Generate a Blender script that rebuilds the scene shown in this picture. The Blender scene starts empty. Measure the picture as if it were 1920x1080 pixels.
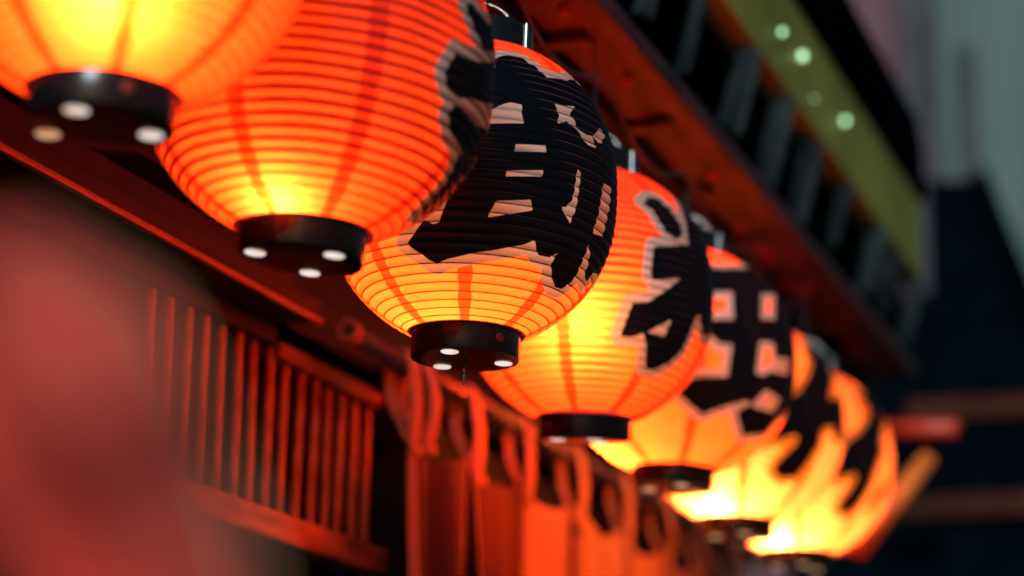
import bpy, bmesh, math, random
import numpy as np
from mathutils import Matrix, Vector
random.seed(7); np.random.seed(7)
sc = bpy.context.scene
COL = sc.collection

# ------------------------------------------------------------------ camera
# x runs out from the shop into the alley, y along the row of lanterns, z up
FPX = 4000.0                                   # focal length in pixels of a 1920 wide frame (75 mm)
ROLL = math.radians(1.0)
dv = np.array([1562.0, -1116.0, -FPX]); dn = dv / np.linalg.norm(dv)          # direction of the row seen by the lens
PITCH = math.atan((1116.0 * math.cos(ROLL) - 1562.0 * math.sin(ROLL)) / FPX)
upv = np.array([math.sin(ROLL) * math.cos(PITCH), math.cos(ROLL) * math.cos(PITCH), -math.sin(PITCH)])
RW = np.array([np.cross(dn, upv), dn, upv])    # world = RW @ camera
CAM = np.array([0.0, 0.0, 1.35])
cd = bpy.data.cameras.new('camera'); cam = bpy.data.objects.new('camera', cd); COL.objects.link(cam)
cd.sensor_width = 36.0; cd.lens = FPX * 36.0 / 1920.0
cd.clip_start = 0.05; cd.clip_end = 500.0
M4 = np.eye(4); M4[:3, :3] = RW; M4[:3, 3] = CAM
cam.matrix_world = Matrix(M4.tolist())
cd.dof.use_dof = True; cd.dof.focus_distance = 3.30; cd.dof.aperture_fstop = 1.25
sc.camera = cam

# ------------------------------------------------------------------ sky, sun, exposure
SUN_EL, SUN_AZ = math.radians(9.0), math.radians(215.0)     # late dusk light from behind the camera
w = bpy.data.worlds.new('World'); sc.world = w; w.use_nodes = True
wn = w.node_tree.nodes; wl = w.node_tree.links
bg = wn['Background']
sky = wn.new('ShaderNodeTexSky'); sky.sky_type = 'NISHITA'; sky.sun_disc = False
sky.sun_elevation = math.radians(2.0); sky.sun_rotation = SUN_AZ
sky.air_density = 1.0; sky.dust_density = 0.6; sky.ozone_density = 3.0
wl.new(sky.outputs[0], bg.inputs[0]); bg.inputs[1].default_value = 0.07
sd = bpy.data.lights.new('sun', 'SUN'); sd.energy = 3.2; sd.angle = math.radians(25); sd.color = (0.80, 0.95, 1.0)
so = bpy.data.objects.new('sun', sd); COL.objects.link(so)
sdir = Vector((math.sin(SUN_AZ) * math.cos(SUN_EL), math.cos(SUN_AZ) * math.cos(SUN_EL), math.sin(SUN_EL)))
sdir = Vector((0.15, -0.88, 0.42)).normalized()
so.rotation_euler = sdir.to_track_quat('Z', 'Y').to_euler()
sky.sun_rotation = math.atan2(sdir.x, sdir.y)
vs = sc.view_settings; vs.view_transform = 'Standard'; vs.look = 'None'; vs.exposure = 0.0; vs.gamma = 1.0
vs.use_curve_mapping = False
cy = sc.cycles
cy.use_denoising = True
try: cy.denoiser = 'OPENIMAGEDENOISE'
except Exception: pass
cy.max_bounces = 8; cy.diffuse_bounces = 4; cy.glossy_bounces = 3; cy.transmission_bounces = 6; cy.transparent_max_bounces = 8
cy.sample_clamp_indirect = 20.0; cy.caustics_reflective = False; cy.caustics_refractive = False

# ------------------------------------------------------------------ pixel helpers (layout only; every thing gets its own depth)
def ray(x, y): return RW @ np.array([(x - 960) / FPX, -(y - 540) / FPX, -1.0])
def at(x, y, Z): return CAM + ray(x, y) * Z
def onX(x, y, X): r = ray(x, y); return CAM + r * (X - CAM[0]) / r[0]

# ------------------------------------------------------------------ materials
MATS = {}
def nodes(name):
    m = bpy.data.materials.new(name); m.use_nodes = True
    nt = m.node_tree
    return m, nt, nt.nodes['Principled BSDF'], nt.nodes['Material Output']
def simple(name, col, rough=0.6, spec=0.5, metal=0.0, emis=None, estr=0.0, noise=0.0, scale=20.0, stretch=(1, 1, 1), bump=0.0, col2=None, coat=0.0):
    m, nt, b, o = nodes(name)
    b.inputs['Base Color'].default_value = (*col, 1); b.inputs['Roughness'].default_value = rough
    b.inputs['Specular IOR Level'].default_value = spec; b.inputs['Metallic'].default_value = metal
    if coat: b.inputs['Coat Weight'].default_value = coat; b.inputs['Coat Roughness'].default_value = 0.15
    if emis: b.inputs['Emission Color'].default_value = (*emis, 1); b.inputs['Emission Strength'].default_value = estr
    if noise or bump:
        tc = nt.nodes.new('ShaderNodeTexCoord'); mp = nt.nodes.new('ShaderNodeMapping'); mp.inputs['Scale'].default_value = stretch
        nz = nt.nodes.new('ShaderNodeTexNoise'); nz.inputs['Scale'].default_value = scale; nz.inputs['Detail'].default_value = 6
        nt.links.new(tc.outputs['Object'], mp.inputs[0]); nt.links.new(mp.outputs[0], nz.inputs['Vector'])
        if noise:
            cr = nt.nodes.new('ShaderNodeMix'); cr.data_type = 'RGBA'
            c2 = col2 or tuple(c * (1 - noise) for c in col)
            cr.inputs[6].default_value = (*col, 1); cr.inputs[7].default_value = (*c2, 1)
            mr = nt.nodes.new('ShaderNodeMapRange'); mr.inputs[1].default_value = 0.38; mr.inputs[2].default_value = 0.66
            nt.links.new(nz.outputs[0], mr.inputs[0]); nt.links.new(mr.outputs[0], cr.inputs[0]); nt.links.new(cr.outputs[2], b.inputs['Base Color'])
            rr = nt.nodes.new('ShaderNodeMapRange'); rr.inputs[3].default_value = rough * 0.75; rr.inputs[4].default_value = min(1, rough * 1.3)
            nt.links.new(nz.outputs[0], rr.inputs[0]); nt.links.new(rr.outputs[0], b.inputs['Roughness'])
        if bump:
            bp = nt.nodes.new('ShaderNodeBump'); bp.inputs['Strength'].default_value = bump; bp.inputs['Distance'].default_value = 0.004
            nt.links.new(nz.outputs[0], bp.inputs['Height']); nt.links.new(bp.outputs[0], b.inputs['Normal'])
    MATS[name] = m
    return m
def cloth(name, col, col2, trans=0.35, weave=900.0, folds=4.0):
    m, nt, b, o = nodes(name)
    b.inputs['Roughness'].default_value = 0.9; b.inputs['Specular IOR Level'].default_value = 0.15
    tc = nt.nodes.new('ShaderNodeTexCoord')
    nz = nt.nodes.new('ShaderNodeTexNoise'); nz.inputs['Scale'].default_value = folds; nz.inputs['Detail'].default_value = 5
    nt.links.new(tc.outputs['Object'], nz.inputs['Vector'])
    mx = nt.nodes.new('ShaderNodeMix'); mx.data_type = 'RGBA'; mx.inputs[6].default_value = (*col, 1); mx.inputs[7].default_value = (*col2, 1)
    nt.links.new(nz.outputs[0], mx.inputs[0]); nt.links.new(mx.outputs[2], b.inputs['Base Color'])
    wv = nt.nodes.new('ShaderNodeTexNoise'); wv.inputs['Scale'].default_value = weave; nt.links.new(tc.outputs['Object'], wv.inputs['Vector'])
    bp = nt.nodes.new('ShaderNodeBump'); bp.inputs['Strength'].default_value = 0.35; bp.inputs['Distance'].default_value = 0.001
    nt.links.new(wv.outputs[0], bp.inputs['Height']); nt.links.new(bp.outputs[0], b.inputs['Normal'])
    tr = nt.nodes.new('ShaderNodeBsdfTranslucent'); nt.links.new(mx.outputs[2], tr.inputs[0])
    ms = nt.nodes.new('ShaderNodeMixShader'); ms.inputs[0].default_value = trans
    nt.links.new(b.outputs[0], ms.inputs[1]); nt.links.new(tr.outputs[0], ms.inputs[2]); nt.links.new(ms.outputs[0], o.inputs[0])
    MATS[name] = m
    return m

def paper(name, T, D, outline, OT=(0.105, 0.034, 0.015), OD=(0.82, 0.78, 0.71)):
    """oiled red lantern paper; the brushed character (flat print) comes from the signed distance stored on the shell"""
    m, nt, b, o = nodes(name)
    N = nt.nodes.new; L = nt.links.new
    a = N('ShaderNodeAttribute'); a.attribute_name = 'ink'
    s = N('ShaderNodeAttribute'); s.attribute_name = 'seam'
    tc = N('ShaderNodeTexCoord')
    def mr(src, lo, hi):
        n = N('ShaderNodeMapRange'); n.inputs[1].default_value = lo; n.inputs[2].default_value = hi; L(src, n.inputs[0]); return n.outputs[0]
    def mix(f, A, B):
        n = N('ShaderNodeMix'); n.data_type = 'RGBA'
        L(f, n.inputs[0])
        for k, v in ((6, A), (7, B)):
            if isinstance(v, tuple): n.inputs[k].default_value = (*v, 1)
            else: L(v, n.inputs[k])
        return n.outputs[2]
    # ragged brush edge
    nz = N('ShaderNodeTexNoise'); nz.inputs['Scale'].default_value = 90; nz.inputs['Detail'].default_value = 3; L(tc.outputs['Object'], nz.inputs['Vector'])
    ad = N('ShaderNodeMath'); ad.operation = 'MULTIPLY_ADD'; L(nz.outputs[0], ad.inputs[0]); ad.inputs[1].default_value = 0.0008; L(a.outputs['Fac'], ad.inputs[2])
    sb = N('ShaderNodeMath'); sb.operation = 'SUBTRACT'; L(ad.outputs[0], sb.inputs[0]); sb.inputs[1].default_value = 0.0004
    ink = mr(sb.outputs[0], 0.0005, -0.0005)
    wht = mr(sb.outputs[0], outline + 0.0006, outline - 0.0006)
    seam = mr(s.outputs['Fac'], 0.0008, -0.0008)
    # long paper fibres and blotches
    mp = N('ShaderNodeMapping'); mp.inputs['Scale'].default_value = (1, 1, 3); L(tc.outputs['Object'], mp.inputs[0])
    f1 = N('ShaderNodeTexNoise'); f1.inputs['Scale'].default_value = 14; f1.inputs['Detail'].default_value = 8; f1.inputs['Roughness'].default_value = 0.65; L(mp.outputs[0], f1.inputs['Vector'])
    fib = mr(f1.outputs[0], 0.3, 0.7)
    sp = N('ShaderNodeTexNoise'); sp.inputs['Scale'].default_value = 120; sp.inputs['Detail'].default_value = 2; L(tc.outputs['Object'], sp.inputs['Vector'])
    spk = mr(sp.outputs[0], 0.70, 0.76)
    tcol = mix(fib, tuple(c * k for c, k in zip(T, (1.04, 1.10, 1.1))), tuple(c * k for c, k in zip(T, (0.94, 0.80, 0.7))))
    tcol = mix(seam, tcol, (T[0] * 0.62, T[1] * 0.26, T[2] * 0.15))
    tcol = mix(spk, tcol, (T[0] * 0.7, T[1] * 0.4, T[2] * 0.3))
    ga = N('ShaderNodeAttribute'); ga.attribute_name = 'glue_shade'  # rib shadow put into the paper tint, along with thicker pasted paper
    glue_shade = mr(ga.outputs['Fac'], 0.0036, 0.0006)
    gm_ = N('ShaderNodeMath'); gm_.operation = 'MULTIPLY'; gm_.inputs[1].default_value = 0.24; L(glue_shade, gm_.inputs[0])
    tcol = mix(gm_.outputs[0], tcol, (T[0] * 0.40, T[1] * 0.18, T[2] * 0.1))
    tcol = mix(wht, tcol, OT)
    inkt = mix(fib, (0.0012, 0.0003, 0.0003), (0.0003, 0.0002, 0.0003))
    tcol = mix(ink, tcol, inkt)
    dcol = mix(fib, D, tuple(c * 0.85 for c in D))
    dcol = mix(wht, dcol, OD)
    dcol = mix(ink, dcol, (0.003, 0.010, 0.016))
    L(dcol, b.inputs['Base Color'])
    rg = N('ShaderNodeMapRange'); rg.inputs[3].default_value = 0.42; rg.inputs[4].default_value = 0.19; L(ink, rg.inputs[0]); L(rg.outputs[0], b.inputs['Roughness'])
    b.inputs['Specular IOR Level'].default_value = 0.5
    bp = N('ShaderNodeBump'); bp.inputs['Strength'].default_value = 0.25; bp.inputs['Distance'].default_value = 0.002
    L(f1.outputs[0], bp.inputs['Height']); L(bp.outputs[0], b.inputs['Normal'])
    tr = N('ShaderNodeBsdfTranslucent'); L(tcol, tr.inputs[0])
    ms = N('ShaderNodeMixShader'); ms.inputs[0].default_value = 0.66
    L(b.outputs[0], ms.inputs[1]); L(tr.outputs[0], ms.inputs[2]); L(ms.outputs[0], o.inputs[0])
    MATS[name] = m
    return m

PAPER_RED = paper('paper_red', (0.95, 0.060, 0.0070), (0.48, 0.038, 0.026), 0.0175)
PAPER_GLOW = paper('paper_glow', (0.95, 0.195, 0.038), (0.50, 0.060, 0.016), 0.0165, (0.20, 0.050, 0.003), (0.62, 0.21, 0.05))  # stronger bulb glow put into yellower paper and orange outline
CAPM = simple('black_lacquer', (0.008, 0.009, 0.011), 0.22, 0.5, noise=0.3, scale=9, coat=0.3)
RIBM = simple('bamboo_rib', (0.085, 0.012, 0.009), 0.7)
STEEL = simple('bright_steel', (0.55, 0.54, 0.52), 0.25, metal=1.0)
DARKSTEEL = simple('dark_steel', (0.06, 0.06, 0.065), 0.4, metal=0.7)
PLUG = simple('brown_plug', (0.05, 0.012, 0.010), 0.5)
def vent_mat(name, c1, c2, k):  # glowing disc in place of bulb light showing through an open vent
    m = simple(name, (0.8, 0.75, 0.7), 0.5); nt = m.node_tree; b = nt.nodes['Principled BSDF']
    tc = nt.nodes.new('ShaderNodeTexCoord'); nz = nt.nodes.new('ShaderNodeTexNoise'); nz.inputs['Scale'].default_value = 55; nz.inputs['Detail'].default_value = 2
    oi = nt.nodes.new('ShaderNodeObjectInfo'); va = nt.nodes.new('ShaderNodeVectorMath'); va.operation = 'ADD'
    nt.links.new(tc.outputs['Object'], va.inputs[0]); nt.links.new(oi.outputs['Random'], va.inputs[1]); nt.links.new(va.outputs[0], nz.inputs['Vector'])
    mr = nt.nodes.new('ShaderNodeMapRange'); mr.inputs[1].default_value = 0.40; mr.inputs[2].default_value = 0.68; nt.links.new(nz.outputs[0], mr.inputs[0])
    mx = nt.nodes.new('ShaderNodeMix'); mx.data_type = 'RGBA'; mx.inputs[6].default_value = (*c1, 1); mx.inputs[7].default_value = (*c2, 1)
    nt.links.new(mr.outputs[0], mx.inputs[0]); nt.links.new(mx.outputs[2], b.inputs['Emission Color']); b.inputs['Emission Strength'].default_value = k
    return m
VENT = vent_mat('lit_vent', (1.0, 0.92, 0.88), (0.85, 0.55, 0.38), 1.0)
VENTW = vent_mat('lit_vent_amber', (1.0, 0.62, 0.32), (0.7, 0.30, 0.12), 0.9)
WOOD = simple('red_brown_wood', (0.24, 0.055, 0.030), 0.5, noise=0.55, scale=7, stretch=(6, 0.6, 6), bump=0.3)
BEAMW = simple('eave_wood', (0.125, 0.028, 0.022), 0.5, noise=0.85, scale=6, stretch=(5, 0.8, 5), bump=0.5)
WOODV = simple('red_brown_wood_upright', (0.15, 0.05, 0.032), 0.55, noise=0.55, scale=7, stretch=(6, 6, 0.6), bump=0.3)
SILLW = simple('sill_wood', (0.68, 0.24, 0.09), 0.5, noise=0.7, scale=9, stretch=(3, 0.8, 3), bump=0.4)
DIMWOOD = simple('weathered_rail', (0.070, 0.018, 0.012), 0.7, 0.05, noise=0.5, scale=4)
DARKRED = simple('dark_red_wood', (0.018, 0.008, 0.009), 0.55, 0.25, noise=0.5, scale=7, stretch=(6, 0.6, 6), bump=0.3)
EDGE_GLINT = simple('edge_glint', (0.38, 0.11, 0.045), 0.35, noise=0.4, scale=12, stretch=(4, 0.5, 4))  # highlight of the ledge edge, put into a brighter wood colour
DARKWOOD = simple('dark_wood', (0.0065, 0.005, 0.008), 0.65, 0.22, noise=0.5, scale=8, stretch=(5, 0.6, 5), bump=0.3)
BAMBOO = simple('bamboo', (0.68, 0.20, 0.065), 0.4, noise=0.5, scale=30, stretch=(3, 3, 0.6), col2=(0.34, 0.08, 0.03))
INTERIOR = simple('interior_dark', (0.004, 0.005, 0.008), 0.8, 0.1)
RODM = simple('rod_black', (0.060, 0.052, 0.052), 0.27, 0.9, noise=0.5, scale=40, stretch=(1, 0.3, 1), bump=0.15)
RODEND = simple('rod_rust', (0.36, 0.12, 0.06), 0.7, noise=0.6, scale=90, bump=0.6)
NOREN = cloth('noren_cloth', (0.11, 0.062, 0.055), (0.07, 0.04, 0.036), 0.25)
NOREN_LIT = cloth('lit_noren_cloth', (0.86, 0.64, 0.42), (0.76, 0.50, 0.32), 0.35)  # far panels and tabs made paler, lantern glow put into the cloth colour
TABC = cloth('noren_tape', (0.62, 0.40, 0.28), (0.50, 0.30, 0.20), 0.3)
BANNER = cloth('banner_cloth', (0.90, 0.125, 0.090), (0.82, 0.10, 0.075), 0.25)
HEM = cloth('hem_cloth', (0.80, 0.52, 0.28), (0.60, 0.48, 0.26), 0.2)
GREY = cloth('grey_cloth', (0.065, 0.092, 0.098), (0.010, 0.016, 0.019), 0.3, folds=16)
OLIVE = simple('olive_paint', (0.46, 0.42, 0.035), 0.5, noise=0.35, scale=3, bump=0.1)
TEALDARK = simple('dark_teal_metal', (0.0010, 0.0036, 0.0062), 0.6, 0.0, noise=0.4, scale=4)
ASPHALT = simple('asphalt', (0.05, 0.05, 0.052), 0.85, noise=0.4, scale=60, bump=0.5)
PINKWALL = simple('pink_plaster', (0.155, 0.064, 0.076), 0.8, noise=0.25, scale=1.5, bump=0.1)
TEALWALL = simple('teal_panel', (0.042, 0.088, 0.076), 0.6, noise=0.25, scale=0.8, stretch=(3, 3, 0.3))
PURPLE = simple('plum_trim', (0.018, 0.014, 0.024), 0.6, noise=0.3, scale=3)
GLASS = simple('dark_pane', (0.035, 0.030, 0.040), 0.15)
BULBM = simple('festoon_bulb', (0.6, 0.8, 0.6), 0.3, emis=(0.50, 1.0, 0.52), estr=2.2)
STRUT_LIT = simple('lit_strut', (0.80, 0.17, 0.025), 0.5, noise=0.3, scale=12)  # strut colour carries the orange glow of the nearest lantern
VERMILION = simple('vermilion_paint', (0.58, 0.040, 0.015), 0.45, noise=0.4, scale=12)

# ------------------------------------------------------------------ mesh helpers
def link(name, me, mat, parent=None, loc=None):
    o = bpy.data.objects.new(name, me); COL.objects.link(o)
    if mat is not None and not me.materials: me.materials.append(mat)
    if parent is not None: o.parent = parent
    if loc is not None: o.location = loc
    return o
def tag(o, label, cat, group=None):
    o['label'] = label; o['category'] = cat
    if group: o['group'] = group
    return o
def empty(name, loc=(0, 0, 0)):
    o = bpy.data.objects.new(name, None); COL.objects.link(o); o.location = loc; o.empty_display_size = 0.1
    return o
def smooth(me, on=True):
    for p in me.polygons: p.use_smooth = on
def box_mesh(lo, hi, bevel=0.004, seg=2, name='box'):
    bm = bmesh.new(); bmesh.ops.create_cube(bm, size=1.0)
    for v in bm.verts:
        v.co = Vector([lo[k] + (hi[k] - lo[k]) * (v.co[k] + 0.5) for k in range(3)])
    if bevel: bmesh.ops.bevel(bm, geom=bm.edges[:], offset=bevel, segments=seg, affect='EDGES', profile=0.5)
    me = bpy.data.meshes.new(name); bm.to_mesh(me); bm.free()
    return me
def box(name, lo, hi, mat, parent=None, bevel=0.004):
    return link(name, box_mesh(lo, hi, bevel, name=name), mat, parent)
def lathe_mesh(prof, n=64, name='lathe', flat=()):
    """prof: list of (r, z); closes on the axis where r == 0"""
    bm = bmesh.new(); rings = []
    for r, z in prof:
        if r <= 1e-9: rings.append([bm.verts.new((0, 0, z))])
        else: rings.append([bm.verts.new((r * math.cos(2 * math.pi * k / n), r * math.sin(2 * math.pi * k / n), z)) for k in range(n)])
    for a, b in zip(rings[:-1], rings[1:]):
        for k in range(n):
            k2 = (k + 1) % n
            if len(a) == 1 and len(b) == 1: continue
            if len(a) == 1: f = (a[0], b[k2], b[k])
            elif len(b) == 1: f = (a[k], a[k2], b[0])
            else: f = (a[k], a[k2], b[k2], b[k])
            bm.faces.new(f)
    bmesh.ops.recalc_face_normals(bm, faces=bm.faces[:])
    me = bpy.data.meshes.new(name); bm.to_mesh(me); bm.free()
    return me
def tube_mesh(pts, r, n=10, name='tube', cap=True):
    pts = [Vector(p) for p in pts]; bm = bmesh.new(); rings = []
    rad = r if hasattr(r, '__len__') else [r] * len(pts)
    prev = None
    for i, p in enumerate(pts):
        t = (pts[min(i + 1, len(pts) - 1)] - pts[max(i - 1, 0)]).normalized()
        if prev is None:
            u = t.orthogonal().normalized()
        else:
            u = (prev - t * prev.dot(t)).normalized()
        prev = u; v = t.cross(u)
        rings.append([bm.verts.new(p + rad[i] * (u * math.cos(2 * math.pi * k / n) + v * math.sin(2 * math.pi * k / n))) for k in range(n)])
    for a, b in zip(rings[:-1], rings[1:]):
        for k in range(n): bm.faces.new((a[k], a[(k + 1) % n], b[(k + 1) % n], b[k]))
    if cap: bm.faces.new(rings[0][::-1]); bm.faces.new(rings[-1])
    bmesh.ops.recalc_face_normals(bm, faces=bm.faces[:])
    me = bpy.data.meshes.new(name); bm.to_mesh(me); bm.free(); smooth(me)
    return me
def grid_mesh(P, name='grid', thick=0.0):
    """P: array (a, b, 3)"""
    a, b = P.shape[:2]
    verts = P.reshape(-1, 3); idx = np.arange(a * b).reshape(a, b)
    f = np.stack([idx[:-1, :-1], idx[1:, :-1], idx[1:, 1:], idx[:-1, 1:]], -1).reshape(-1, 4)
    me = bpy.data.meshes.new(name); me.from_pydata(verts.tolist(), [], f.tolist()); smooth(me)
    return me
def sheet(name, P, mat, parent=None, thick=0.002):
    o = link(name, grid_mesh(P, name), mat, parent)
    md = o.modifiers.new('thickness', 'SOLIDIFY'); md.thickness = thick; md.offset = 0
    return o

# ------------------------------------------------------------------ ground
gm = box_mesh((-60, -60, -0.2), (60, 90, 0.0), 0)
g = link('ground', gm, ASPHALT); g['kind'] = 'structure'

# ------------------------------------------------------------------ shop building with the lattice window
XW = -1.85                                     # face of the window wall
XB = -1.20                                     # face of the eave above the lanterns
YEND = 6.95
shop = empty('shop_building', (XW, 3.0, 0)); tag(shop, 'dark timber shopfront with bamboo lattice window under a deep eave', 'building')
def sbox(name, lo, hi, mat, bevel=0.004):
    o = box(name, lo, hi, mat, None, bevel); o.parent = shop; o.matrix_parent_inverse = Matrix.Translation((-XW, -3.0, 0)); return o
def slink(name, me, mat):
    o = link(name, me, mat); o.parent = shop; o.matrix_parent_inverse = Matrix.Translation((-XW, -3.0, 0)); return o
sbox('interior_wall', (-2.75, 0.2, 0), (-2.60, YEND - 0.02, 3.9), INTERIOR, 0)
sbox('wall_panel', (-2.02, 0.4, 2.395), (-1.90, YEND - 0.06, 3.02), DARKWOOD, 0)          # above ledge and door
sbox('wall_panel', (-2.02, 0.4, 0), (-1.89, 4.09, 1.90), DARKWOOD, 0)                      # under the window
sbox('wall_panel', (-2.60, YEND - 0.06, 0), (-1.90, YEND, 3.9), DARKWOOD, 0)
sbox('window_backing', (-2.15, 0.5, 1.90), (-2.12, 4.08, 2.395), INTERIOR, 0)
# ledge over the window: projecting board, with a bright strip painting the glint on its lower front edge
sbox('ledge', (-1.90, 0.5, 2.352), (-1.762, 3.565, 2.392), DARKWOOD)
sbox('ledge_glint', (-1.760, 0.5, 2.346), (-1.745, 3.570, 2.358), EDGE_GLINT, 0.003)
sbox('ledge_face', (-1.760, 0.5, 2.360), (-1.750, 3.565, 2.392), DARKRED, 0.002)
sbox('ledge_rail', (-1.90, 0.5, 2.402), (-1.775, 3.50, 2.445), DARKRED)
sbox('wall_beam', (-1.90, 0.5, 2.50), (-1.80, 3.32, 2.62), DARKWOOD, 0.006)
sbox('wall_beam', (-1.90, 0.5, 2.70), (-1.82, 6.85, 2.80), DARKWOOD, 0.006)
sbox('window_rail', (-1.89, 0.5, 2.312), (-1.842, 3.57, 2.347), DARKWOOD)
sbox('window_rail', (-1.885, 3.58, 2.292), (-1.84, 4.07, 2.325), WOOD)
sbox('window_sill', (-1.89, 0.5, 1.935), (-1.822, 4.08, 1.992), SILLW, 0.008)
sbox('door_post', (-1.93, 4.09, 0), (-1.79, 4.19, 2.39), DARKWOOD, 0.006)
sbox('door_post', (-1.93, 6.78, 0), (-1.79, 6.88, 2.39), DARKWOOD, 0.006)
sbox('door_lintel', (-1.90, 4.20, 2.20), (-1.83, 6.77, 2.31), DARKWOOD, 0.006)
# sliding door boards behind the curtain
for k in range(12):
    y = 4.20 + k * 0.214
    sbox('door_board', (-1.985 + 0.004 * (k % 2), y, 0.02), (-1.95, y + 0.209, 2.19), WOODV, 0.004)
# bamboo poles of the lattice
def bamboo_mesh(h, r, node):
    pr = [(0, 0), (r * 0.9, 0), (r, 0.003)]
    for z in node:
        pr += [(r, z - 0.008), (r * 1.12, z - 0.003), (r * 0.93, z), (r * 1.10, z + 0.003), (r, z + 0.009)]
    pr += [(r * 0.97, h)]
    me = lathe_mesh(pr, 12, 'bamboo_pole'); smooth(me); return me
slat_me = [bamboo_mesh(0.335, 0.0092, (0.062 + 0.012 * j,)) for j in range(3)]
for k in range(15):
    y = 4.045 - k * 0.0655 + random.uniform(-0.003, 0.003)
    o = slink('bamboo_slat', slat_me[k % 3], BAMBOO)
    o.location = (-1.865 + random.uniform(-.002, .002), y, 1.985); o.rotation_euler = (random.uniform(-.012, .012), 0, random.uniform(0, 6))
sbox('wall_panel', (-2.00, 0.5, 1.994), (-1.88, 3.085, 2.310), DARKWOOD, 0.004)
sbox('lattice_bar', (-1.905, 3.09, 2.14), (-1.888, 4.08, 2.16), INTERIOR, 0)
# soffit boards from wall to eave beam
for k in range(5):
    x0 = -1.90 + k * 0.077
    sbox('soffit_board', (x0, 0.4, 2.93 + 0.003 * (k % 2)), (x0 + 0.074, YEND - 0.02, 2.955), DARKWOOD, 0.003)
# rafters under the soffit
for k in range(9):
    y = 1.35 + k * 0.66
    sbox('rafter', (-1.895, y, 2.862), (-1.512, y + 0.07, 2.926), DARKWOOD, 0.005)
ZB0, ZB1 = 2.945, 2.995
sbox('eave_beam', (XB - 0.155, 0.4, ZB0), (XB, YEND, ZB1), BEAMW, 0.012)
sbox('eave_moulding', (XB - 0.25, 0.4, ZB0 - 0.03), (XB - 0.158, YEND, ZB1), DARKWOOD, 0.008)
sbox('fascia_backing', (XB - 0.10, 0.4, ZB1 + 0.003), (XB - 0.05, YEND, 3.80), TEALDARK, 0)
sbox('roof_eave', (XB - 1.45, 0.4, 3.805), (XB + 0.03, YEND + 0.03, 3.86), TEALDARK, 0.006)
sbox('roof_eave', (XB - 0.045, 0.4, 3.555), (XB + 0.045, YEND + 0.02, 3.80), TEALDARK, 0.02)
# cross battens, small blocks and bolts on the lit underside of the eave board
for k in range(12):
    y = 1.40 + k * 0.47 + random.uniform(-.05, .05)
    sbox('beam_batten', (XB - 0.152, y, ZB0 - 0.022), (XB - 0.08 + random.uniform(-.03, .03), y + 0.045, ZB0 - 0.002), BEAMW, 0.006)
    sbox('beam_block', (XB - 0.245, y + 0.12, ZB0 - 0.075), (XB - 0.185, y + 0.165, ZB0 - 0.033), WOOD, 0.010)
for k in range(12):
    y = 2.5 + k * 0.36 + random.uniform(-.06, .06)
    me = lathe_mesh([(0, 0.016), (0.010, 0.013), (0.014, 0.004), (0.014, 0)], 16, 'bolt_head'); smooth(me)
    o = slink('bolt_head', me, VERMILION); o.location = (XB - 0.09 + random.uniform(-.03, .03), y, ZB0 - 0.001); o.rotation_euler = (math.pi, 0, 0)
# a slack cable under the eave
pts = [(XB - 0.20 + 0.01 * math.sin(k), 1.6 + k * 0.12, ZB0 - 0.055 - 0.02 * abs(math.sin(k * 0.55))) for k in range(44)]
slink('cable', tube_mesh(pts, 0.006, 8), DARKSTEEL)

# olive signboard
sb = box('signboard', (XB - 0.048, 0.4, 3.268), (XB + 0.03, YEND - 0.04, 3.552), OLIVE, None, 0.006)
tag(sb, 'long olive yellow fascia board above the grey cloth flaps', 'board')
# grey valance of separate hanging flaps, each turned square to the board
val = empty('cloth_valance', (XB, 3.0, 3.25)); tag(val, 'row of hanging grey cloth flaps between red beam and olive board', 'valance')
VI = Matrix.Translation((-XB, -3.0, -3.25))
o = link('valance_rod', tube_mesh([(XB - 0.02, 0.5, 3.252), (XB - 0.02, YEND - 0.1, 3.252)], 0.010, 8), DARKSTEEL); o.parent = val; o.matrix_parent_inverse = VI
for k in range(16):
    y0 = 1.3 + k * 0.37 + random.uniform(-.07, .07); tw = random.uniform(-0.03, 0.09); hh_ = random.uniform(0.19, 0.235)
    a = np.linspace(0, 1, 14)[:, None]; b = np.linspace(0, 1, 14)[None, :]
    P = np.zeros((14, 14, 3)); wd = 0.055 + 0.012 * math.sin(k * 2.1)
    P[..., 0] = XB - 0.045 + a * wd * (1 - 0.20 * b) + 0.040 * (1 - b)
    P[..., 1] = y0 + tw * a + 0.018 * np.sin(a * 5 + k + 2 * b) * (0.3 + b)
    P[..., 2] = 3.245 - b * hh_ + random.uniform(-.03, .03) * a * b
    o = sheet('flap', P, GREY, val); o.matrix_parent_inverse = VI

# ------------------------------------------------------------------ lanterns
R0, RC, HB = 0.232, 0.0885, 0.472
NR = 36
def radius(t, k=1.0):
    t = np.clip(t, 0, 1)
    return RC + (R0 * k - RC) * np.power(np.clip(1 - np.abs(2 * t - 1) ** 2.5, 0, 1), 0.84)
# even rib spacing along the profile
_t = np.linspace(0, 1, 4001); _r = radius(_t); _s = np.concatenate([[0], np.cumsum(np.hypot(np.diff(_r), np.diff(_t * HB)))])
RIB_T = np.interp(np.linspace(0, _s[-1], NR + 1), _s, _t)

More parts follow.
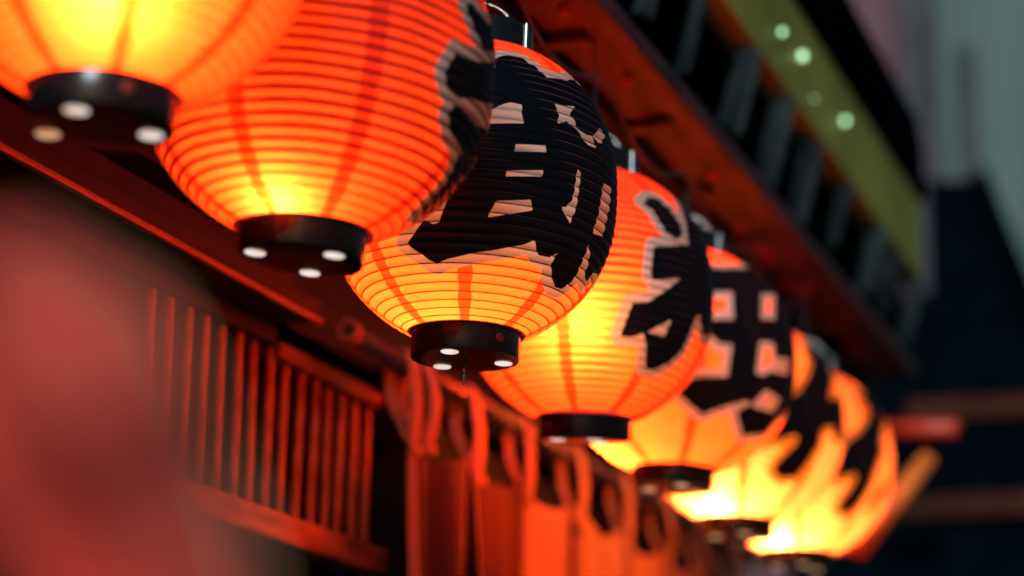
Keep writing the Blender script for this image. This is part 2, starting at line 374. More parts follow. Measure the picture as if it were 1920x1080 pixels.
def trace(inv, polys, sc_px, kr):
    """photograph outlines -> (theta, z) on the smooth lantern body, in the lantern's own frame"""
    o = np.array(inv @ Vector(CAM))[:3]; res = []
    for poly in polys:
        pts = []
        for (x0, y0), (x1, y1) in zip(poly, poly[1:] + poly[:1]):
            n = max(1, int(math.hypot(x1 - x0, y1 - y0) / (7 * sc_px)))
            pts += [(x0 + (x1 - x0) * i / n, y0 + (y1 - y0) * i / n) for i in range(n)]
        out = []
        for x, y in pts:
            d = np.array(inv.to_3x3() @ Vector(ray(x, y)))
            tc = -(o[0] * d[0] + o[1] * d[1]) / (d[0] ** 2 + d[1] ** 2)
            ts = np.linspace(tc - 0.32, tc + 0.02, 700)
            p = o[None, :] + ts[:, None] * d[None, :]
            f = np.hypot(p[:, 0], p[:, 1]) - radius(p[:, 2] / HB, kr)
            f = np.where((p[:, 2] < 0) | (p[:, 2] > HB), 9, f)
            neg = np.where(f < 0)[0]
            if len(neg):
                q = p[neg[0]]; out.append((math.atan2(q[0], -q[1]), q[2]))
            else:
                k = int(np.argmin(f)); q = p[k]; th = math.atan2(q[0], -q[1])
                out.append((th + math.copysign(math.radians(0.22) * f[k] * FPX / tc, th), float(np.clip(q[2], 0.0, HB))))
        res.append(np.array(out))
    return res
def surf(th, z, kr):
    r = radius(z / HB, kr); return np.stack([r * np.sin(th), -r * np.cos(th), z], -1)

def shell_mesh(name, polys, nt_, rows, seam0, kr, nseam=8):
    # grid over theta x profile
    th = np.linspace(-math.pi, math.pi, nt_, endpoint=False)
    tt = []
    for a, b in zip(RIB_T[:-1], RIB_T[1:]): tt += [(a + (b - a) * i / rows, i / rows) for i in range(rows)]
    tt.append((1.0, 0.0)); tt = np.array(tt)
    rs = radius(tt[:, 0], kr); f = tt[:, 1]
    puff = 0.0030 * (1 - (2 * f - 1) ** 2) * np.clip((rs - RC) / (R0 - RC) * 1.6, 0.15, 1)
    # normal of the profile in the (r, z) plane
    e = 1e-3; dr = (radius(tt[:, 0] + e, kr) - radius(tt[:, 0] - e, kr)) / (2 * e); dz = np.full_like(dr, HB); ln = np.hypot(dr, dz)
    rr = rs + puff * dz / ln; zz = tt[:, 0] * HB - puff * dr / ln
    wob = 0.0012 * np.sin(3 * th + 1)[None, :] + 0.0008 * np.sin(7 * th + tt[:, :1] * 9)
    rad = rr[:, None] + wob * ((rs - RC) / (R0 - RC))[:, None]
    V = np.stack([rad * np.sin(th)[None, :], -rad * np.cos(th)[None, :], np.repeat(zz[:, None], nt_, 1)], -1)
    n = len(tt); idx = np.arange(n * nt_).reshape(n, nt_); nx = np.roll(idx, -1, 1)
    F = np.stack([idx[:-1], nx[:-1], nx[1:], idx[1:]], -1).reshape(-1, 4)
    me = bpy.data.meshes.new(name); me.vertices.add(n * nt_); me.vertices.foreach_set('co', V.reshape(-1).astype(np.float32))
    me.loops.add(F.size); me.loops.foreach_set('vertex_index', F.reshape(-1).astype(np.int32))
    me.polygons.add(len(F)); me.polygons.foreach_set('loop_start', np.arange(0, F.size, 4, dtype=np.int32))
    me.polygons.foreach_set('loop_total', np.full(len(F), 4, np.int32))
    me.update(); me.validate(); me.polygons.foreach_set('use_smooth', np.ones(len(F), bool))
    # signed distance to the brushed character
    TH, ZZ = np.meshgrid(th, tt[:, 0] * HB); G = surf(TH, ZZ, kr).reshape(-1, 3); thf = TH.reshape(-1); zf = ZZ.reshape(-1)
    D = np.full(len(G), 0.2); ins = np.zeros(len(G), bool)
    for pl in polys:
        A = surf(pl[:, 0], pl[:, 1], kr); B = np.roll(A, -1, 0); a2 = pl; b2 = np.roll(pl, -1, 0)
        lo, hi = A.min(0) - 0.04, A.max(0) + 0.04
        near = np.where(((G > lo) & (G < hi)).all(1))[0]; Gn = G[near]; dd = np.full(len(near), 0.2)
        for p, q in zip(A, B):
            v = q - p; l2 = v @ v
            if l2 < 1e-12: continue
            u = np.clip(((Gn - p) @ v) / l2, 0, 1); dd = np.minimum(dd, np.linalg.norm(Gn - p - u[:, None] * v, axis=1))
        D[near] = np.minimum(D[near], dd)
        for (t0, z0), (t1, z1) in zip(a2, b2):
            if z0 == z1: continue
            c = (zf > min(z0, z1)) & (zf <= max(z0, z1))
            ins[c] ^= thf[c] < t0 + (zf[c] - z0) / (z1 - z0) * (t1 - t0)
    D = np.where(ins, -D, D)
    at_ = me.attributes.new('ink', 'FLOAT', 'POINT'); at_.data.foreach_set('value', D.astype(np.float32))
    at_ = me.attributes.new('glue_shade', 'FLOAT', 'POINT'); gl = np.minimum(f, 1 - f) * (_s[-1] / NR); at_.data.foreach_set('value', np.repeat(gl, nt_).astype(np.float32))
    # overlapping glued seams running from cap to cap
    per = 2 * math.pi / nseam; ang = np.abs((th - seam0 + per / 2) % per - per / 2)
    S = ang[None, :] * rs[:, None] - 0.0125 * np.sqrt(rs / R0)[:, None]
    S = S + 0.0012 * np.sin(tt[:, :1] * 90 + 5 * np.round((th - seam0) / per)[None, :])
    at_ = me.attributes.new('seam', 'FLOAT', 'POINT'); at_.data.foreach_set('value', S.reshape(-1).astype(np.float32))
    return me

rib_me = []
for t in RIB_T[1:-1]:
    r = float(radius(t)) + 0.0002; bm = bmesh.new(); n, m_ = 120, 5; rt = 0.0009; rg = []
    for i in range(n):
        a = 2 * math.pi * i / n
        rg.append([bm.verts.new(((r + rt * math.cos(2 * math.pi * j / m_)) * math.cos(a), (r + rt * math.cos(2 * math.pi * j / m_)) * math.sin(a), rt * math.sin(2 * math.pi * j / m_))) for j in range(m_)])
    for i in range(n):
        for j in range(m_): bm.faces.new((rg[i][j], rg[(i + 1) % n][j], rg[(i + 1) % n][(j + 1) % m_], rg[i][(j + 1) % m_]))
    me = bpy.data.meshes.new('rib'); bm.to_mesh(me); bm.free(); smooth(me); me.materials.append(RIBM); rib_me.append(me)
CAPH = 0.040
cap_me = lathe_mesh([(0.080, 0.006), (0.0905, 0.006), (0.0912, 0.003), (0.0905, 0.0), (0.0872, -0.0015), (0.0868, -CAPH + 0.002), (0.0860, -CAPH + 0.0003), (0.0845, -CAPH), (0.06, -CAPH), (0, -CAPH)], 96, 'bottom_cap'); smooth(cap_me); cap_me.materials.append(CAPM)
top_me = lathe_mesh([(0.080, -0.006), (0.0905, -0.006), (0.0912, -0.003), (0.0905, 0.0), (0.0872, 0.0015), (0.0868, 0.044), (0.0845, 0.046), (0.0, 0.046)], 96, 'top_cap'); smooth(top_me); top_me.materials.append(CAPM)
for me in (cap_me, top_me):
    if hasattr(me, 'set_sharp_from_angle'): me.set_sharp_from_angle(angle=math.radians(35))
vent_me = lathe_mesh([(0, 0), (0.0135, 0), (0.0145, 0.0012)], 28, 'vent_glow'); vent_me.materials.append(VENT)
ventw_me = vent_me.copy(); ventw_me.materials.clear(); ventw_me.materials.append(VENTW)
plug_me = lathe_mesh([(0, 0.0016), (0.0060, 0.0014), (0.0076, 0.0004), (0.0076, -0.002)], 20, 'screw_plug'); plug_me.materials.append(PLUG)

LAN = [  # bottom cap centre px, depth, lean, body widening k, bulb place and power
    dict(px=(196, 178), Z=2.52, lean=1.0, seam=0.12, bulb=(0.0, -0.135, 0.085), W=13.0, nt=240, rows=4, vents='wow',
         label='most blurred lantern at the top left corner, cut off by the frame', mat=PAPER_RED),
    dict(px=(570, 436), Z=2.93, lean=3.0, k=1.05, seam=0.30, bulb=(-0.034, -0.092, 0.034), W=6.6, nt=440, rows=5, vents='www',
         label='red lantern with white hot glow above its cap, characters only on its right edge', mat=PAPER_RED),
    dict(px=(873.7, 628.7), Z=3.40, lean=1.5, seam=-0.03, bulb=(-0.02, -0.02, 0.09), W=13.0, nt=560, rows=5, vents='www',
         label='sharply focused lantern with a big black character and a small hook under its cap', mat=PAPER_RED),
    dict(px=(1096.5, 786), Z=4.0, lean=1.5, k=1.01, seam=-0.20, bulb=(-0.020, -0.165, 0.150), W=11.5, nt=480, rows=5, vents='www',
         label='lantern right behind the sharp one, its cap seen edge on', mat=PAPER_RED),
    dict(px=(1263, 882), Z=4.55, lean=3.0, k=1.07, seam=0.18, bulb=(-0.105, 0.02, 0.085), W=38.0, nt=400, rows=4, vents='ooo',
         label='third lantern from the far end, black ladder-like character with pale square openings', mat=PAPER_RED),
    dict(px=(1383, 975), Z=5.1, lean=3.0, k=1.05, seam=0.05, bulb=(-0.045, -0.070, 0.044), W=24.0, nt=400, rows=4, vents='ooo',
         label='second lantern from the far end, glaring yellow white below a curved black stroke', mat=PAPER_GLOW),
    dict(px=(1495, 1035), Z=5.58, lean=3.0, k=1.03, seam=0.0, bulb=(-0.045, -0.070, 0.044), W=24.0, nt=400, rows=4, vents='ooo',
         label='farthest lantern of the row, yellow white at its base, beside the red bar', mat=PAPER_GLOW),
]
def zz(ox, oy, s, pts): return [(ox + x / s, oy + y / s) for x, y in pts]
GLYPH = {}
Zb = lambda p: zz(780, 0, 2.571, p)
GLYPH[1] = [Zb([(235, 30), (262, 14), (300, 60), (340, 120), (520, 110), (520, 250), (345, 250), (322, 235), (285, 155)]),
            Zb([(190, 250), (128, 350), (145, 432), (200, 476), (270, 474), (300, 490), (340, 500), (520, 480), (520, 300), (345, 300), (300, 300), (240, 275)]),
            Zb([(145, 545), (180, 505), (215, 515), (260, 560), (300, 610), (420, 640), (420, 760), (235, 755), (200, 690), (162, 640)]),
            Zb([(200, 740), (182, 800), (140, 880), (60, 965), (0, 1030), (60, 1040), (330, 900), (330, 780)])]
GLYPH[2] = [
    [(850, 112), (905, 116), (918, 115), (935, 109), (953, 106), (977, 111), (1003, 127.5), (1024, 147), (1058, 152), (1075, 151), (1096, 171),
     (1098, 152), (1160, 110), (1330, 150), (1340, 500), (1200, 540), (1111, 510), (1107, 519), (1098, 526), (1094.5, 517), (1102, 494), (1105.5, 472), (1103, 458),
     (1095.5, 477), (1087, 497), (1078, 517), (1064.5, 532), (1051, 540), (1039, 537), (1033, 519), (1031, 494), (1038, 483), (1044, 473), (1029, 482), (1009, 478),
     (1004, 468), (1002, 450), (980, 458), (951, 464), (895.5, 473), (842, 484), (831, 488), (820, 495.5), (763, 457), (795.5, 412), (813, 420), (824, 417), (855.5, 330), (880, 262), (880, 235), (850, 200)],
    [(918, 117), (929, 128), (916, 136), (880, 140), (880, 119)],
    [(886, 234), (886, 214), (907, 212), (934, 201), (957, 193), (977, 198), (977, 222), (983, 233)],
    [(1037.8, 195.6), (1077.8, 201), (1066.7, 213.3), (1075.6, 226.7), (1081, 241), (1086.7, 246.7), (1099, 254.4), (1107.8, 255.6), (1117.8, 279), (1101, 273), (1085.6, 251), (1077.8, 241), (1061, 227.8), (1043.3, 233.3), (1046.7, 215.6)],
    [(1123, 241), (1133, 253), (1125.6, 270), (1119, 268), (1110, 256)],
    [(965.6, 272), (1022, 273), (1021, 287), (963, 284.4)],
    [(950, 320), (1016, 320.4), (1015.6, 331.6), (946.7, 331.6)],
    [(930, 376.7), (993, 375), (998, 394.4), (913, 408)],
    [(1081, 316.7), (1087.8, 326.7), (1083, 359), (1078, 390), (1065.6, 420), (1058, 403), (1048, 389), (1060, 388), (1071, 374), (1075.6, 354), (1079, 330)],
    [(1131, 344), (1144, 352), (1142, 388), (1130, 443), (1110, 437), (1122, 401), (1128, 363)]]
Zd = lambda p: zz(1140, 300, 2.573, p)
GLYPH[3] = [Zd([(165, 210), (195, 183), (240, 195), (290, 235), (345, 310), (358, 350), (345, 380), (320, 383), (280, 355), (250, 310), (215, 250)]),
            Zd([(270, 112), (300, 110), (350, 150), (400, 200), (440, 245), (470, 240), (700, 200), (800, 520), (720, 840), (480, 850), (455, 830), (440, 745), (420, 760), (390, 840), (350, 920), (290, 975), (215, 1010), (176, 1005),
                (180, 880), (165, 835), (110, 855), (55, 850), (115, 690), (190, 685), (300, 610), (345, 572), (215, 582), (200, 560), (215, 420), (385, 410), (385, 400), (370, 300), (345, 220), (310, 170), (270, 125)]),
            Zd([(185, 830), (300, 770), (265, 855)])]
Ze = lambda p: zz(1240, 440, 2.571, p)
GLYPH[4] = [Ze([(150, 165), (265, 165), (420, 165), (480, 185), (560, 232), (640, 235), (850, 260), (900, 600), (800, 860), (600, 850), (560, 885), (500, 955), (390, 965), (360, 850), (432, 815), (400, 800), (290, 830), (195, 865), (80, 765), (150, 690), (318, 685),
                (338, 530), (275, 525), (232, 480), (150, 470), (150, 430), (240, 412), (345, 410), (340, 280), (150, 278)]),
            Ze([(480, 285), (545, 290), (545, 410), (478, 410)]),
            Ze([(470, 515), (540, 515), (550, 590), (612, 600), (610, 675), (580, 672), (530, 660), (490, 680), (450, 670)]),
            Ze([(436, 812), (500, 745), (575, 790), (540, 855), (440, 830)])]
Zf = lambda p: zz(1420, 580, 2.57, p)
GLYPH[5] = [Zf([(230, 185), (265, 165), (300, 195), (340, 260), (360, 330), (345, 400), (345, 435), (410, 435), (540, 430), (540, 610), (376, 612), (370, 565), (320, 565), (305, 600), (290, 660), (230, 750), (180, 810), (110, 815), (75, 780), (90, 740), (190, 640),
                (190, 605), (120, 620), (40, 640), (20, 600), (100, 540), (150, 430), (200, 400), (250, 320), (265, 260)])]
GLYPH[6] = [Zf([(490, 420), (520, 405), (560, 430), (595, 480), (605, 530), (595, 600), (590, 640), (600, 680), (570, 760), (540, 850), (490, 930), (450, 975), (395, 985), (390, 940), (450, 860), (475, 810), (465, 785), (400, 810), (345, 815), (370, 740),
                (430, 640), (500, 590), (535, 530), (535, 480)]),
            Zf([(625, 830), (612, 880), (560, 940), (550, 970), (543, 940), (590, 870)]),
            Zf([(655, 570), (700, 560), (900, 600), (900, 800), (700, 815), (650, 790), (662, 690)])]

fwd = Vector(RW @ np.array([0, 0, -1.0])); fwd_h = Vector((fwd.x, fwd.y, 0)).normalized()
for i, Ld in enumerate(LAN):
    base = Vector(at(*Ld['px'], Ld['Z']))
    tocam = Vector((CAM[0] - base.x, CAM[1] - base.y, 0)).normalized()
    rz = math.atan2(tocam.x, -tocam.y)                       # local -Y looks at the lens
    rot = Matrix.Rotation(math.radians(Ld['lean']), 4, tocam * -1) @ Matrix.Rotation(rz, 4, 'Z')
    T = Matrix.Translation(base) @ rot
    root = empty('paper_lantern'); root.matrix_world = T
    tag(root, Ld['label'], 'lantern', 'paper lanterns hung in a row under the eave')
    kr = Ld.get('k', 1.0)
    polys = trace(T.inverted(), GLYPH.get(i, []), Ld['Z'] / 3.4 if i != 2 else 0.8, kr)
    body = link('paper_shell', shell_mesh('paper_shell', polys, Ld['nt'], Ld['rows'], Ld['seam'], kr), Ld['mat'], root)
    for t, me in zip(RIB_T[1:-1], rib_me):
        o = link('rib', me, None, root); o.location = (0, 0, t * HB); q = float(radius(t, kr) / radius(t)); o.scale = (q, q, 1)
    cap = link('bottom_cap', cap_me, None, root)
    if i == 3: cap.rotation_euler = (math.radians(8.0), 0, 0)
    if i == 1: cap.rotation_euler = (0, math.radians(1.5), 0)
    a0 = {0: 1.2, 1: 0.15, 2: 0.25}.get(i, 0.6)
    spots = {2: ((-0.024, -0.052), (0.062, 0.012), (-0.036, 0.055)), 1: ((-0.062, -0.012), (0.045, -0.045), (0.014, 0.058)),
             0: ((-0.03, -0.05), (-0.062, 0.045), (0.058, 0.012)), 3: ((-0.05, 0.0), (0.02, -0.06), (0.03, 0.055))}.get(i, ((-0.05, 0.02), (0.018, -0.05), (0.05, 0.035)))
    for (vx, vy), kind in zip(spots, Ld['vents']):
        o = link('vent_glow', vent_me if kind == 'w' else ventw_me, None, cap); o.location = (vx, vy, -CAPH - 0.0016)
    o = link('screw_plug', plug_me, None, cap); th = {2: 0.66, 3: -0.85}.get(i, 0.3 + i)
    o.location = (0.0868 * math.sin(th), -0.0868 * math.cos(th), -0.018); o.rotation_euler = (math.pi / 2, 0, th)
    if i in (2, 4, 5):
        pts = [(0, 0, -CAPH + 0.002), (0, 0, -CAPH - 0.018)]
        lp = [(0, 0.0035 * math.sin(a), -CAPH - 0.030 + 0.0105 * math.cos(a)) for a in np.linspace(0.0, 5.6, 22)]
        hk = link('pull_hook', tube_mesh(pts + lp, 0.0016, 8), STEEL, cap)
    topc = link('top_cap', top_me, None, root); topc.location = (0, 0, HB)
    hz = HB + 0.046
    hd = [(-0.055 * math.cos(a), 0, hz - 0.004 + 0.055 * math.sin(a)) for a in np.linspace(0, math.pi, 18)]
    link('handle_wire', tube_mesh(hd, 0.0018, 8), STEEL, root)
    for s in (-1, 1):
        o = link('handle_clip', box_mesh((-0.003, -0.0015, -0.040), (0.003, 0.0015, 0.012), 0.0008), STEEL, root)
        a = s * 1.0; o.location = (0.0885 * math.sin(a), -0.0885 * math.cos(a), HB + 0.034); o.rotation_euler = (0, 0, a)
    # socket and bulb inside
    bx, by, bz = Ld['bulb']
    skt = link('lamp_socket', lathe_mesh([(0, -0.002), (0.014, 0), (0.014, 0.02), (0.0, 0.02)], 16), CAPM, root)
    skt.location = (bx * 0.2, by * 0.2, -0.02)
    ld = bpy.data.lights.new('bulb_light', 'POINT'); ld.energy = Ld['W']; ld.color = (1.0, 0.80, 0.58); ld.shadow_soft_size = 0.014
    lo = bpy.data.objects.new('bulb_light', ld); COL.objects.link(lo); lo.parent = root; lo.location = (bx, by, bz)
    # hook from the rail
    tp = T @ Vector((0, 0, hz + 0.050))
    hk = tube_mesh([(tp.x, tp.y, 2.943), (tp.x, tp.y, tp.z + 0.012), (tp.x + 0.008, tp.y, tp.z), (tp.x, tp.y, tp.z - 0.010), (tp.x - 0.010, tp.y, tp.z + 0.002)], 0.0022, 8)
    o = link('lantern_hook', hk, DARKSTEEL)
    o['label'] = 'thin dark wire hook holding ' + ['the corner lantern', 'the red lantern left of the sharp one', 'the sharp lantern', 'the lantern behind the sharp one', 'the ladder-character lantern', 'the second farthest lantern', 'the farthest lantern'][i] + ' to the beam'
    o['category'] = 'hook'; o['group'] = 'wire hooks above the lanterns'

# sagging power cord strung from hook to hook
cp = []
hooks = [Vector(at(*Ld['px'], Ld['Z'])) for Ld in LAN]
hooks = [hooks[0] * 2 - hooks[1]] + hooks
for a, b in zip(hooks[:-1], hooks[1:]):
    for k in range(10):
        u = k / 10; p = a.lerp(b, u); cp.append((p.x + 0.035, p.y, 2.835 - 0.075 * math.sin(math.pi * u) ** 1.3))
o = link('power_cord', tube_mesh(cp, 0.0042, 8), DARKSTEEL); tag(o, 'thin black power cord sagging between the lantern tops', 'cord')

# ------------------------------------------------------------------ curtain rod and noren
XR, ZR, RR = -1.72, 2.348, 0.0205
rod = empty('curtain_rod', (XR, 3.62, ZR)); tag(rod, 'black metal rod with open rusty end carrying the doorway curtain', 'rod')
o = link('tube', tube_mesh([(0, 0.02, 0), (0, 1.2, 0), (0, 2.4, -0.004), (0, 3.22, 0)], RR, 24), RODM, rod)
prf = [(0.0115, 0.05), (0.0115, -0.0), (0.0135, -0.004), (0.0215, -0.004), (0.0232, -0.001), (0.0232, 0.030), (0.0205, 0.034)]
o = link('end_collar', lathe_mesh(prf, 28), RODEND, rod); smooth(o.data); o.rotation_euler = (-math.pi / 2, 0, 0)
for y in (0.42, 1.95, 3.1):
    o = link('rod_bracket', box_mesh((-0.085, y, -0.036), (0.006, y + 0.022, -RR - 0.001), 0.003), DARKSTEEL, rod)
nor_a = empty('noren_curtain', (XR, 3.85, ZR)); tag(nor_a, 'dark maroon doorway curtain hanging by loops below the sharp lantern', 'curtain', 'doorway curtains on the rod')
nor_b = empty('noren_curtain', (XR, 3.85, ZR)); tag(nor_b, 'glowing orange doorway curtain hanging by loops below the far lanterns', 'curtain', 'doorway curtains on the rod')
nor = nor_a
NI = Matrix.Translation((-XR, -3.85, -ZR))
TABS = [3.89, 4.235, 4.57, 4.95, 5.33, 5.70, 6.06, 6.42, 6.75]
ZC = 2.222
def tab(y, wd, drop, lean, skew=0.0, belly=0.010):
    pr = []
    for z in np.linspace(ZC - drop, ZR - 0.004, 12): pr.append((RR + 0.004 + belly * math.sin((z - ZC + drop) / (ZR - ZC + drop) * math.pi), z))
    for a in np.linspace(0, math.pi, 14): pr.append((math.cos(a) * (RR + 0.003), ZR + math.sin(a) * (RR + 0.003)))
    for z in np.linspace(ZR - 0.006, ZC - drop * 0.8, 10): pr.append((-(RR + 0.003) - belly * math.sin((ZR - z) * 22) + (ZR - z) * 0.22, z))
    pr = np.array(pr); b = np.linspace(-0.5, 0.5, 5)
    P = np.zeros((len(pr), 5, 3))
    P[..., 0] = XR + pr[:, :1] + 0.003 * np.cos(b * 6)[None, :]; P[..., 2] = pr[:, 1:]
    P[..., 1] = y + b[None, :] * wd + lean * (ZR - pr[:, 1:]) + skew * np.sign(pr[:, :1]) * (ZR - pr[:, 1:])
    o = sheet('tab', P, TABC if y < 4.8 else NOREN_LIT, nor, 0.003); o.matrix_parent_inverse = NI
    st = np.zeros((3, 4, 3))                                  # folded stitched end
    for i in range(3):
        for j in range(4):
            st[i, j] = (XR + RR + 0.008 + 0.003 * (i == 1), y + (j / 3 - 0.5) * wd * 1.08 + (lean + skew) * (ZR - ZC + drop), ZC - drop + 0.004 - 0.011 * i)
    o = sheet('tab_hem', st, TABC if y < 4.8 else NOREN_LIT, nor, 0.004); o.matrix_parent_inverse = NI
for k, y in enumerate(TABS):
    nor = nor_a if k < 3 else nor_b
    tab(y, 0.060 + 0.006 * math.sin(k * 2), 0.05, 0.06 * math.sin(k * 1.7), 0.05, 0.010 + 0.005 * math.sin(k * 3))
    if k == 0: tab(y + 0.085, 0.055, 0.035, -0.16, 0.14, 0.018)
def strip(name, P, mat): o = sheet(name, P, mat, nor, 0.002); o.matrix_parent_inverse = NI
for k in range(len(TABS) - 1):
    y0, y1 = TABS[k] + 0.005, TABS[k + 1] - 0.018
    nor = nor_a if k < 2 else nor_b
    na_, nb_ = 48, 34; ph = k * 1.9
    def pt(a, b):
        fold = 0.022 + 0.062 * b
        y = y0 + (y1 - y0) * a + (a - 0.5) * (0.05 * math.sin(b * 3 + ph) - 0.10 * b)
        x = XR + 0.010 + fold * math.sin(a * (10.0 + 2.0 * math.sin(ph)) + ph + 0.9 * b) * (0.4 + 0.6 * math.sin(math.pi * a)) + 0.006 * math.sin(a * 21 + ph) + 0.03 * b * (1 - a) ** 3
        z = ZC - 0.05 * math.sin(math.pi * a) ** 0.8 * (1 - b) - b * (0.93 + 0.02 * math.sin(ph))
        return x, y, z
    strip('panel', np.array([[pt(i / (na_ - 1), j / (nb_ - 1)) for j in range(nb_)] for i in range(na_)]), NOREN if k < 2 else NOREN_LIT)
    off = np.array([0.0035, 0, 0])
    for a0, a1 in ((-0.015, 0.06), (0.94, 1.015)):
        strip('edge_band', np.array([[np.array(pt(min(max(a0 + (a1 - a0) * i / 5, 0), 1), j / (nb_ - 1))) + off + np.array([0.002 * math.sin(i), (a0 + (a1 - a0) * i / 5 - min(max(a0 + (a1 - a0) * i / 5, 0), 1)) * (y1 - y0), 0]) for j in range(nb_)] for i in range(6)]), TABC)

# ------------------------------------------------------------------ things past the end of the row
br = empty('bracket_arm', tuple(at(1690, 805, 6.7))); tag(br, 'red bar and slanting orange strut just right of the farthest lantern', 'bracket')
BI = Matrix.Translation(-Vector(at(1690, 805, 6.7)))
p0, p1 = Vector(at(1640, 806, 6.75)), Vector(at(1795, 804, 6.55))
o = link('bar', tube_mesh([p0, p1], 0.029, 14), VERMILION); o.parent = br; o.matrix_parent_inverse = BI
p0, p1 = Vector(at(1600, 1040, 5.90)), Vector(at(1742, 858, 6.05))
o = link('strut', tube_mesh([p0, p0.lerp(p1, .5), p1], [0.033, 0.033, 0.028], 14), STRUT_LIT); o.parent = br; o.matrix_parent_inverse = BI

# ------------------------------------------------------------------ festoon bulbs on the olive board
for k, (x, y, r) in enumerate([(1467, 60, .7), (1505, 105, 1.0), (1527, 185, .3), (1585, 227, .9)]):
    c = onX(x, y, XB + 0.05)
    bl = empty('festoon_bulb', tuple(c))
    tag(bl, ['topmost dim green bulb along the olive board', 'brightest green white bulb along the olive board', 'faint small green bulb between two brighter ones', 'lowest green bulb along the olive board'][k], 'bulb', 'green bulbs along the olive board')
    me = lathe_mesh([(0, -0.011 * r), (0.007 * r, -0.008 * r), (0.010 * r, 0), (0.007 * r, 0.008 * r), (0, 0.011 * r)], 14, 'globe'); smooth(me)
    link('globe', me, BULBM, bl)
    link('socket', lathe_mesh([(0, 0.022), (0.006, 0.022), (0.006, 0.0085), (0, 0.0085)], 10, 'socket'), DARKSTEEL, bl)

# ------------------------------------------------------------------ far buildings at the end of the alley
def face_box(name, x0, x1, y0, y1, Z, depth, mat, parent=None, bevel=0.01):
    """box whose camera-side face spans the pixel rectangle at depth Z, square to the alley"""
    a = at((x0 + x1) / 2, (y0 + y1) / 2, Z); Y = a[1]
    def on(x, y): r = ray(x, y); return CAM + r * Y / r[1]
    l, r_ = on(x0, (y0 + y1) / 2)[0], on(x1, (y0 + y1) / 2)[0]; t, b = on((x0 + x1) / 2, y0)[2], on((x0 + x1) / 2, y1)[2]
    return box(name, (l, Y, b), (r_, Y + depth, t), mat, parent, bevel)
def fspan(x0, x1, y0, y1, Z):
    a = at((x0 + x1) / 2, (y0 + y1) / 2, Z); Y = a[1]
    def on(x, y): r = ray(x, y); return CAM + r * Y / r[1]
    ym, xm = (y0 + y1) / 2, (x0 + x1) / 2
    return on(x0, ym)[0], on(x1, ym)[0], on(xm, y1)[2], on(xm, y0)[2], Y
def far_thing(name, label, loc): 
    e = empty(name, loc); tag(e, label, 'building'); return e, Matrix.Translation(-Vector(loc))
def fpart(name, lo, hi, mat, parent, inv, bevel=0.01):
    o = box(name, lo, hi, mat, None, bevel); o.parent = parent; o.matrix_parent_inverse = inv; return o
# pink plaster house
l, r, b, t, Y = fspan(1380, 1694, -300, 700, 15.0)
e, inv = far_thing('plaster_building', 'blurred dusky pink plaster building beyond the olive board', (l, Y, 0))
fpart('wall', (l, Y, 0), (r, Y + 3, t), PINKWALL, e, inv)
for k in range(3): fpart('cornice', (l - .03, Y - .06, 3.2 + k * 2.4), (r - 0.02, Y - .002, 3.3 + k * 2.4), PINKWALL, e, inv)
# plum pillar building
l, r, b, t, Y = fspan(1690, 1757, -300, 700, 14.0)
e, inv = far_thing('narrow_building', 'narrow dark plum building strip between pink and teal walls', (l, Y, 0))
fpart('wall', (l, Y, 0), (r, Y + 3, t), PURPLE, e, inv)
l2, r2, b2, t2, Y2 = fspan(1744, 1760, -300, 620, 13.9)
fpart('downpipe', (l2, Y - .07, 0), (r2, Y - .003, t), PINKWALL, e, inv, 0.02)
# teal panelled building
l, r, b, t, Y = fspan(1758, 2250, -300, 700, 13.0)
e, inv = far_thing('panelled_building', 'pale teal panelled building with one tall dark window at right edge', (l, Y, 0))
fpart('wall', (l, Y, 0), (r, Y + 4, t), TEALWALL, e, inv)
n = 9
for k in range(n):
    x0 = l + (r - l) * k / n
    fpart('panel', (x0 + .012, Y - .03, 0.1), (x0 + (r - l) / n - .012, Y - .002, t - .1), TEALWALL, e, inv, 0.008)
l3, r3, b3, t3, Y3 = fspan(1783, 1826, 60, 420, 12.9)
wv = fpart('window', (l3, Y - .075, b3), (r3, Y - .032, t3), PURPLE, e, inv)
o = box('pane', (l3 + .02, Y - .085, b3 + .03), (r3 - .02, Y - .0765, t3 - .03), GLASS, wv, 0)
o.matrix_parent_inverse = inv
# dark house with sloping roof
Yh = at(1830, 500, 11.0)[1]
def onY(x, y, Y): rr_ = ray(x, y); return CAM + rr_ * Y / rr_[1]
out = [onY(x, y, Yh) for x, y in ((1736, 335), (1838, 338), (2010, 760))]
pts = [(p[0], p[2]) for p in out]; pts = [(pts[0][0], 0)] + pts + [(pts[-1][0], 0)]
bm = bmesh.new(); f0 = [bm.verts.new((x, Yh, z)) for x, z in pts]; f1 = [bm.verts.new((x, Yh + 2.0, z)) for x, z in pts]
bm.faces.new(f0); bm.faces.new(f1[::-1])
for k in range(len(pts)): k2 = (k + 1) % len(pts); bm.faces.new((f0[k2], f0[k], f1[k], f1[k2]))
bmesh.ops.recalc_face_normals(bm, faces=bm.faces[:]); me = bpy.data.meshes.new('wall'); bm.to_mesh(me); bm.free()
e, inv = far_thing('sloped_roof_house', 'very dark house with a roof sloping down to the right', (pts[0][0], Yh, 0))
o = link('wall', me, TEALDARK); o.parent = e; o.matrix_parent_inverse = inv
for (xa, ya, xb, yb), hh in (((1700, 772, 2000, 772), .05), ((1660, 955, 2000, 955), .05)):
    A, B = onY(xa, ya, Yh - .05), onY(xb, yb, Yh - .05)
    fpart('rail', (A[0], Yh - .07, A[2] - hh), (B[0], Yh - .003, A[2] + hh), DIMWOOD, e, inv)
aL, aR = onY(1480, 800, Yh + .4)[0], pts[0][0] - 0.004
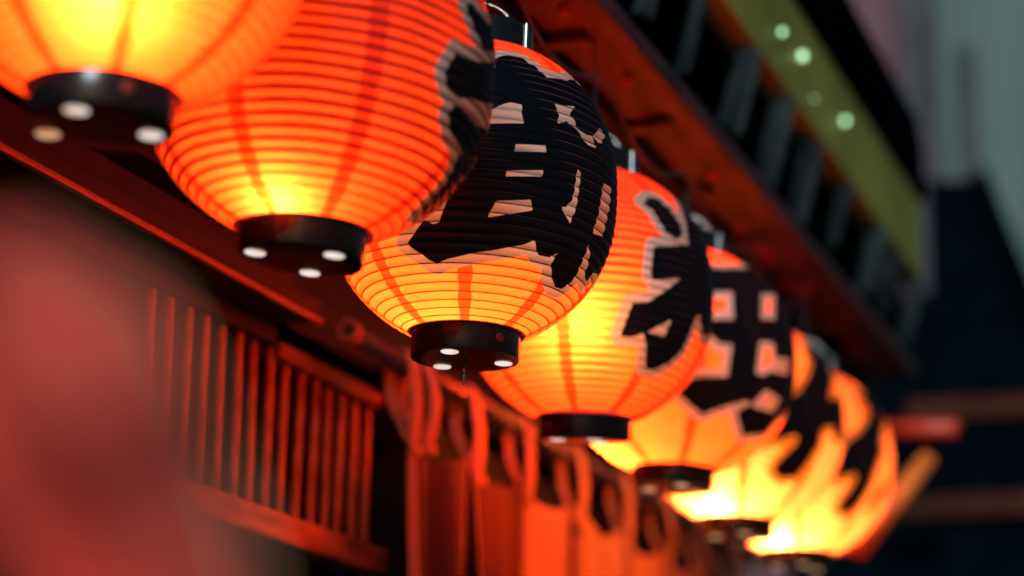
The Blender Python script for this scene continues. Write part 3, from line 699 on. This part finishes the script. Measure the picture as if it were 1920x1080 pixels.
fpart('annex', (aL, Yh + .3, 0), (aR, Yh + 1.8, onY(1600, 560, Yh + .3)[2]), TEALDARK, e, inv)
pa, pb = [Vector((pts[2][0], Yh - .06, pts[2][1] + .02)), Vector((pts[3][0], Yh - .06, pts[3][1] + .02))]
o = link('roof_edge', tube_mesh([pa, pb], 0.05, 8), TEALDARK); o.parent = e; o.matrix_parent_inverse = inv

# ------------------------------------------------------------------ red cloth banner close to the lens
ban = empty('cloth_banner', tuple(at(200, 1150, 0.80))); tag(ban, 'blurred red cloth banner close to the lens at the lower left', 'banner')
BI = Matrix.Translation(-Vector(at(200, 1150, 0.80)))
na, nb = 40, 40
P = np.zeros((na, nb, 3)); H_ = np.zeros((7, nb, 3))
left = [(-420, 520), (-260, 660), (-60, 940), (160, 1220), (320, 1420)]
right = [(70, 430), (300, 580), (385, 780), (450, 980), (520, 1330)]
tb = np.linspace(0, 4, nb)
Lx, Ly = np.interp(tb, range(5), [p[0] for p in left]), np.interp(tb, range(5), [p[1] for p in left])
Rx, Ry = np.interp(tb, range(5), [p[0] for p in right]), np.interp(tb, range(5), [p[1] for p in right])
for i in range(na):
    a = i / (na - 1)
    for j in range(nb):
        P[i, j] = at(Lx[j] + (Rx[j] - Lx[j]) * a, Ly[j] + (Ry[j] - Ly[j]) * a, 0.80 + 0.035 * math.sin(a * 7.0 + 0.4) + 0.01 * math.sin(j * .3))
for i in range(7):
    a = i / 6
    for j in range(nb):
        H_[i, j] = at(Rx[j] - 60 * (j / nb) ** 2 + 75 * a * (0.05 + 0.95 * (j / nb) ** 2), Ry[j], 0.795 + 0.035 * math.sin(7.4) - 0.004 + 0.01 * math.sin(j * .3) + 0.01 * a)
o = sheet('cloth', P, BANNER, ban, 0.0015); o.matrix_parent_inverse = BI
o = sheet('hem', H_, HEM, ban, 0.0015); o.matrix_parent_inverse = BI
pb0 = at(-470, 800, 0.84)
o = link('pole', tube_mesh([(pb0[0], pb0[1], 0.0), (pb0[0], pb0[1], 1.2), (pb0[0], pb0[1], 2.3)], 0.013, 12), BAMBOO); o.parent = ban; o.matrix_parent_inverse = BI
